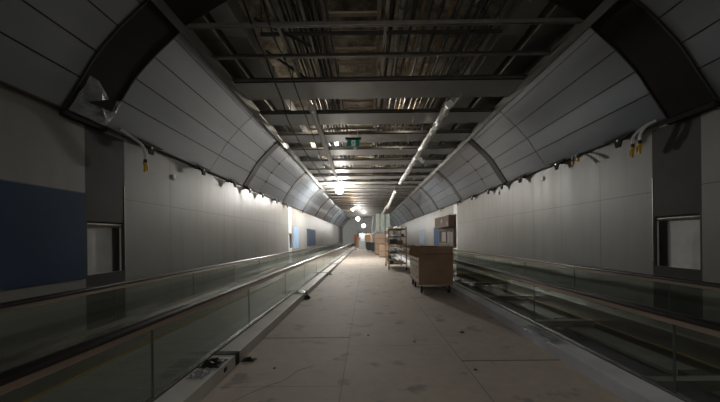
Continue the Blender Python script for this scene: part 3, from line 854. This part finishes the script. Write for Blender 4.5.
for c in range(3):
    u0 = ya+.04+c*.62; u1 = u0+.60
    for z0, z1 in ((.29,.56),(.575,.87)):
        d = MB().box(x0-.006, x0+.02, u0, u1, z0, z1).build('drawer', M['drawer'], t)
        MB().box(x0-.02, x0-.006, (u0+u1)/2-.08, (u0+u1)/2+.08, (z0+z1)/2-.01, (z0+z1)/2+.015).build('handle', M['black'], d)
# upright back along the far long side
xb = x1+.06
MB().box(xb-.005, xb+.045, ya, yb, 1.31, 2.25).build('upright_board', M['cart'], t)
MB().box(x1-.03, xb+.03, ya+.02, yb-.02, 1.285, 1.309).build('hinge_rail', M['cartdark'], t)
bk = MB().box(xb-.16, xb-.005, ya+.05, yb-.02, 1.90, 2.24).build('tool_cabinet', M['card'], t, bevel=.004)
MB().box(xb-.166, xb-.16, 9.95, 10.12, 2.0, 2.14).build('opening', M['black'], bk)
MB().box(xb-.166, xb-.16, 9.25, 9.42, 1.93, 2.05).build('notice', M['drawer'], bk)
fr = MB()
for (u0,u1,z0,z1) in ((9.2,10.95,1.80,1.86),(9.2,10.95,1.36,1.41),(9.2,9.27,1.41,1.80),(10.88,10.95,1.41,1.80),(10.0,10.05,1.41,1.80)):
    fr.box(xb-.03, xb-.005, u0, u1, z0, z1)
fr.build('frame', M['drawer'], t)
for u0, u1, z0, z1 in ((9.32,9.56,1.44,1.75),(9.62,9.95,1.42,1.77),(10.12,10.62,1.46,1.76)):
    MB().box(xb-.012, xb-.0045, u0, u1, z0, z1).build('paper_sheet', M['paper'], t)
def castor(x, y, parent, r=.10, zt=.24, rot=0):
    c = MB().box(x-.045, x+.045, y-.05, y+.05, zt-.02, zt)
    c.box(x-.035, x-.028, y-.035, y+.035, r, zt-.02); c.box(x+.028, x+.035, y-.035, y+.035, r, zt-.02)
    f = c.build('castor', M['zinc'], parent)
    w = MB()
    n = 16; vs = []; 
    for k in range(n):
        a = 2*PI*k/n; vs += [(x-.024, y+r*math.cos(a), r+r*math.sin(a)), (x+.024, y+r*math.cos(a), r+r*math.sin(a))]
    fs = [(2*k, 2*((k+1)%n), 2*((k+1)%n)+1, 2*k+1) for k in range(n)]
    fs += [tuple(2*k for k in range(n))[::-1], tuple(2*k+1 for k in range(n))]
    w.add(vs, fs); w.build('wheel', M['wheel'], f)
for cx in (x0+.08, x1-.10):
    for cy in (ya+.10, (ya+yb)/2+.3, yb-.12):
        if cx > 1.5 and abs(cy-(ya+yb)/2-.3) < .01: continue
        castor(cx, cy, t)

# ------------------------------------------------------------------ trolley rack
rx0, rx1, ry0, ry1, rzt = .74, 1.60, 15.7, 18.1, 2.14
t = thing('trolley_rack', (1.17, 16.9, 0), 'tall wheeled rack with yellow-orange posts loaded with white lengths', 'rack')
for x in (rx0, rx1):
    for y in (ry0, ry1):
        MB().box(x-.024, x+.024, y-.024, y+.024, .16, rzt).build('post', M['orange'], t)
        castor(x, y, t, .075, .17)
LV = (.34, .86, 1.30, 1.66, 2.04)
for z in LV:
    sh = MB()
    for x in (rx0, rx1): sh.box(x-.025, x+.025, ry0+.03, ry1-.03, z-.05, z)
    for y in (ry0, (ry0+ry1)/2, ry1): sh.box(rx0+.03, rx1-.03, y-.025, y+.025, z-.05, z)
    sh.build('shelf_frame', M['orange'] if z != 1.30 else M['orange'], t)
names = {.34:'bottom shelf', .86:'second lowest shelf', 1.30:'middle shelf', 1.66:'second highest shelf', 2.04:'top shelf'}
for z, items in ((.34, [('darkstuff',.16,.14,0),('white',.2,.22,.05),('white',.24,.12,-.1)]), (.86, [('darkstuff',.34,.07,-.1),('white',.3,.16,.1)]), (1.30, [('darkstuff',.36,.22,0),('card',.28,.16,.1)]), (1.66, [('white',.30,.13,.12),('white',.24,.09,-.1),('darkstuff',.14,.12,.2)]), (2.04, [('white',.34,.10,.1),('white',.22,.14,-.12),('white',.16,.07,.1)])):
    x = rx0+.05
    for i, (m, w, h, dy) in enumerate(items):
        cn = {'darkstuff':'dark grey', 'white':'white', 'card':'brown'}[m]
        o = MB().box(x, x+w, ry0-.05+dy, ry1+.05+dy, z, z+h)
        if m == 'white':
            o = MB(); o.prism([(x,z),(x+w,z),(x+w,z+h*.7),(x+w-.03,z+h*.7),(x+w-.03,z+.02),(x+.03,z+.02),(x+.03,z+h),(x,z+h)], ry0-.05+dy, ry1+.05+dy)
        ordn = ['left', 'middle', 'right'][i] if len(items) == 3 else ['left', 'right'][i]
        tag(o.build('packed_length', M[m], bevel=.004), f'{cn} channel length lying at the {ordn} of the rack {names[z]}', 'channel length', 'lengths stored on the trolley rack')
        x += w+.02
tag(MB().box(.80, .95, 17.2, 17.8, .481, .66).build('green_crate', M['greenbox']), 'small green crate lying on the rack bottom load', 'crate')

# cartons behind the rack
def crate(x0, x1, y0, y1, z0, z1, label, m='card'):
    t = thing('crate', ((x0+x1)/2,(y0+y1)/2,z0), label, 'crate', 'crates along the right side')
    MB().box(x0, x1, y0, y1, z0+.06, z1).build('box', M[m], t, bevel=.008)
    for yy in (y0+.03, (y0+y1)/2-.04, y1-.11): MB().box(x0, x1, yy, yy+.08, z0, z0+.06).build('skid', M['cartdark'], t)
    MB().box(x0-.004, x1+.004, y0-.004, y0+.01, (z0+z1)/2, (z0+z1)/2+.05).build('strap', M['cartdark'], t)
crate(.50, 1.46, 30.4, 32.4, 0, 1.0, 'brown crate standing on the floor behind the rack, lower of two')
crate(.50, 1.46, 30.4, 32.4, 1.0, 2.0, 'brown crate on top of the lower one behind the rack')
crate(.75, 1.55, 26.0, 27.6, 0, .95, 'low brown crate half hidden behind the trolley rack')
# green sheeting
P = [[(.62+1.5*i/14, 33.5+.10*math.sin(i*1.3)+.04*R.random(), 2.2+1.9*j/10) for j in range(11)] for i in range(15)]
tag(MB().grid(P, .006).build('plastic_sheeting', M['tarp']), 'pale green translucent sheeting hanging above the crates', 'sheeting')
sag('white_loop', [(.40,32.8,3.8),(.30,32.8,3.0),(.25,32.7,2.4),(.45,32.6,2.1),(.65,32.5,2.4)], .05, 'white hose loop hanging left of the green sheeting', 'hose', 'hose')
# far clutter
def bin_(x, y, label):
    t = thing('wheelie_bin', (x, y, 0), label, 'bin', 'dark bins at the far end')
    mb = MB()
    mb.add([(x-.25,y-.3,.08),(x+.25,y-.3,.08),(x+.25,y+.3,.08),(x-.25,y+.3,.08),(x-.32,y-.38,1.0),(x+.32,y-.38,1.0),(x+.32,y+.38,1.0),(x-.32,y+.38,1.0)], [(0,3,2,1),(4,5,6,7),(0,1,5,4),(1,2,6,5),(2,3,7,6),(3,0,4,7)])
    mb.build('body', M['bin'], t)
    MB().prism([(x-.34,1.0),(x+.34,1.0),(x+.30,1.08),(x-.30,1.08)], y-.42, y+.42).build('lid', M['bin'], t)
    for dx in (-.24, .24): MB().tube([(x+dx-.03,y-.2,.10),(x+dx+.03,y-.2,.10)], .10, 12).build('wheel', M['wheel'], t)
bin_(.05, 40.0, 'dark bin at the far end nearest the crates')
bin_(-.10, 43.0, 'dark bin at the far end behind the first bin')
bin_(.55, 37.0, 'dark bin standing directly left of the crates')
def pallet_stack(x, y, m, h, label, w=.9):
    t = thing('material_stack', (x, y, 0), label, 'material stack', 'stacks at the far end of the corridor')
    MB().box(x-w/2, x+w/2, y-.5, y+.5, .12, h).build('load', M[m], t, bevel=.01)
    for dx in (-w/2, -.05, w/2-.1): MB().box(x+dx, x+dx+.1, y-.5, y+.5, 0, .10).build('skid', M['timber'], t)
    MB().box(x-w/2, x+w/2, y-.5, y+.5, .10, .12).build('deck', M['timber'], t)
pallet_stack(-.95, 46.5, 'greybox', 1.25, 'pale grey crate stack in the middle of the far end')
pallet_stack(-.1, 50.0, 'timber', 2.0, 'tall raw timber stack at the far end, right of the grey stack')
pallet_stack(-1.0, 55.5, 'greybox', 2.4, 'pale grey wrapped stack farthest away in the middle', 1.1)
pallet_stack(.3, 56.5, 'card', 2.4, 'brown carton stack farthest away on the right', 1.2)
pallet_stack(-1.62, 51.0, 'card', 1.7, 'brown carton stack far away beside the left kerb', .7)
pallet_stack(-.45, 57.5, 'orangetarp', 1.9, 'orange covered stack far away between the timber and pale grey stacks', .6)
pallet_stack(1.2, 52.5, 'greybox', 2.6, 'tall pale grey stack far away, right of the timber stack', 1.1)
pallet_stack(-1.5, 60.5, 'darkstuff', 2.9, 'tall dark stack against the end wall on the left', .9)
t = thing('safety_barrier', (-1.75, 43.5, 0), 'orange safety barrier post standing far away beside the left kerb', 'barrier')
MB().box(-1.9,-1.6,43.35,43.65,0,.06).build('base', M['wheel'], t)
MB().tube([(-1.75,43.5,.06),(-1.75,43.5,1.1)], .04, 10).build('post', M['orangetarp'], t)
MB().box(-1.9,-1.6,43.46,43.54,1.1,1.9).build('board', M['orangetarp'], t, bevel=.02)

# ------------------------------------------------------------------ world, camera, view
w = bpy.data.worlds.new('World'); SC.world = w; w.use_nodes = True
w.node_tree.nodes['Background'].inputs['Color'].default_value = (.02,.02,.022,1)
w.node_tree.nodes['Background'].inputs['Strength'].default_value = .2
cam = bpy.data.cameras.new('camera'); co = bpy.data.objects.new('camera', cam); COL.objects.link(co)
cam.sensor_width = 36; cam.lens = 16.0; cam.shift_y = 37/720; cam.shift_x = -4.4/720; cam.clip_end = 200; cam.clip_start = .02
yaw = .005; roll = .011
co.matrix_world = Matrix.Translation((-.37, 0, 1.6)) @ Matrix.Rotation(yaw, 4, 'Z') @ Matrix.Rotation(PI/2, 4, 'X') @ Matrix.Rotation(-roll, 4, 'Z')
SC.camera = co
vs = SC.view_settings
vs.view_transform = 'Standard'; vs.look = 'None'; vs.gamma = 1.0; vs.use_curve_mapping = False
vs.exposure = 0.0
SC.cycles.use_denoising = True
SC.cycles.max_bounces = 10
SC.cycles.transparent_max_bounces = 24
SC.cycles.sample_clamp_indirect = 6.0
for o in SC.objects:
    if '_o' in o: del o['_o']
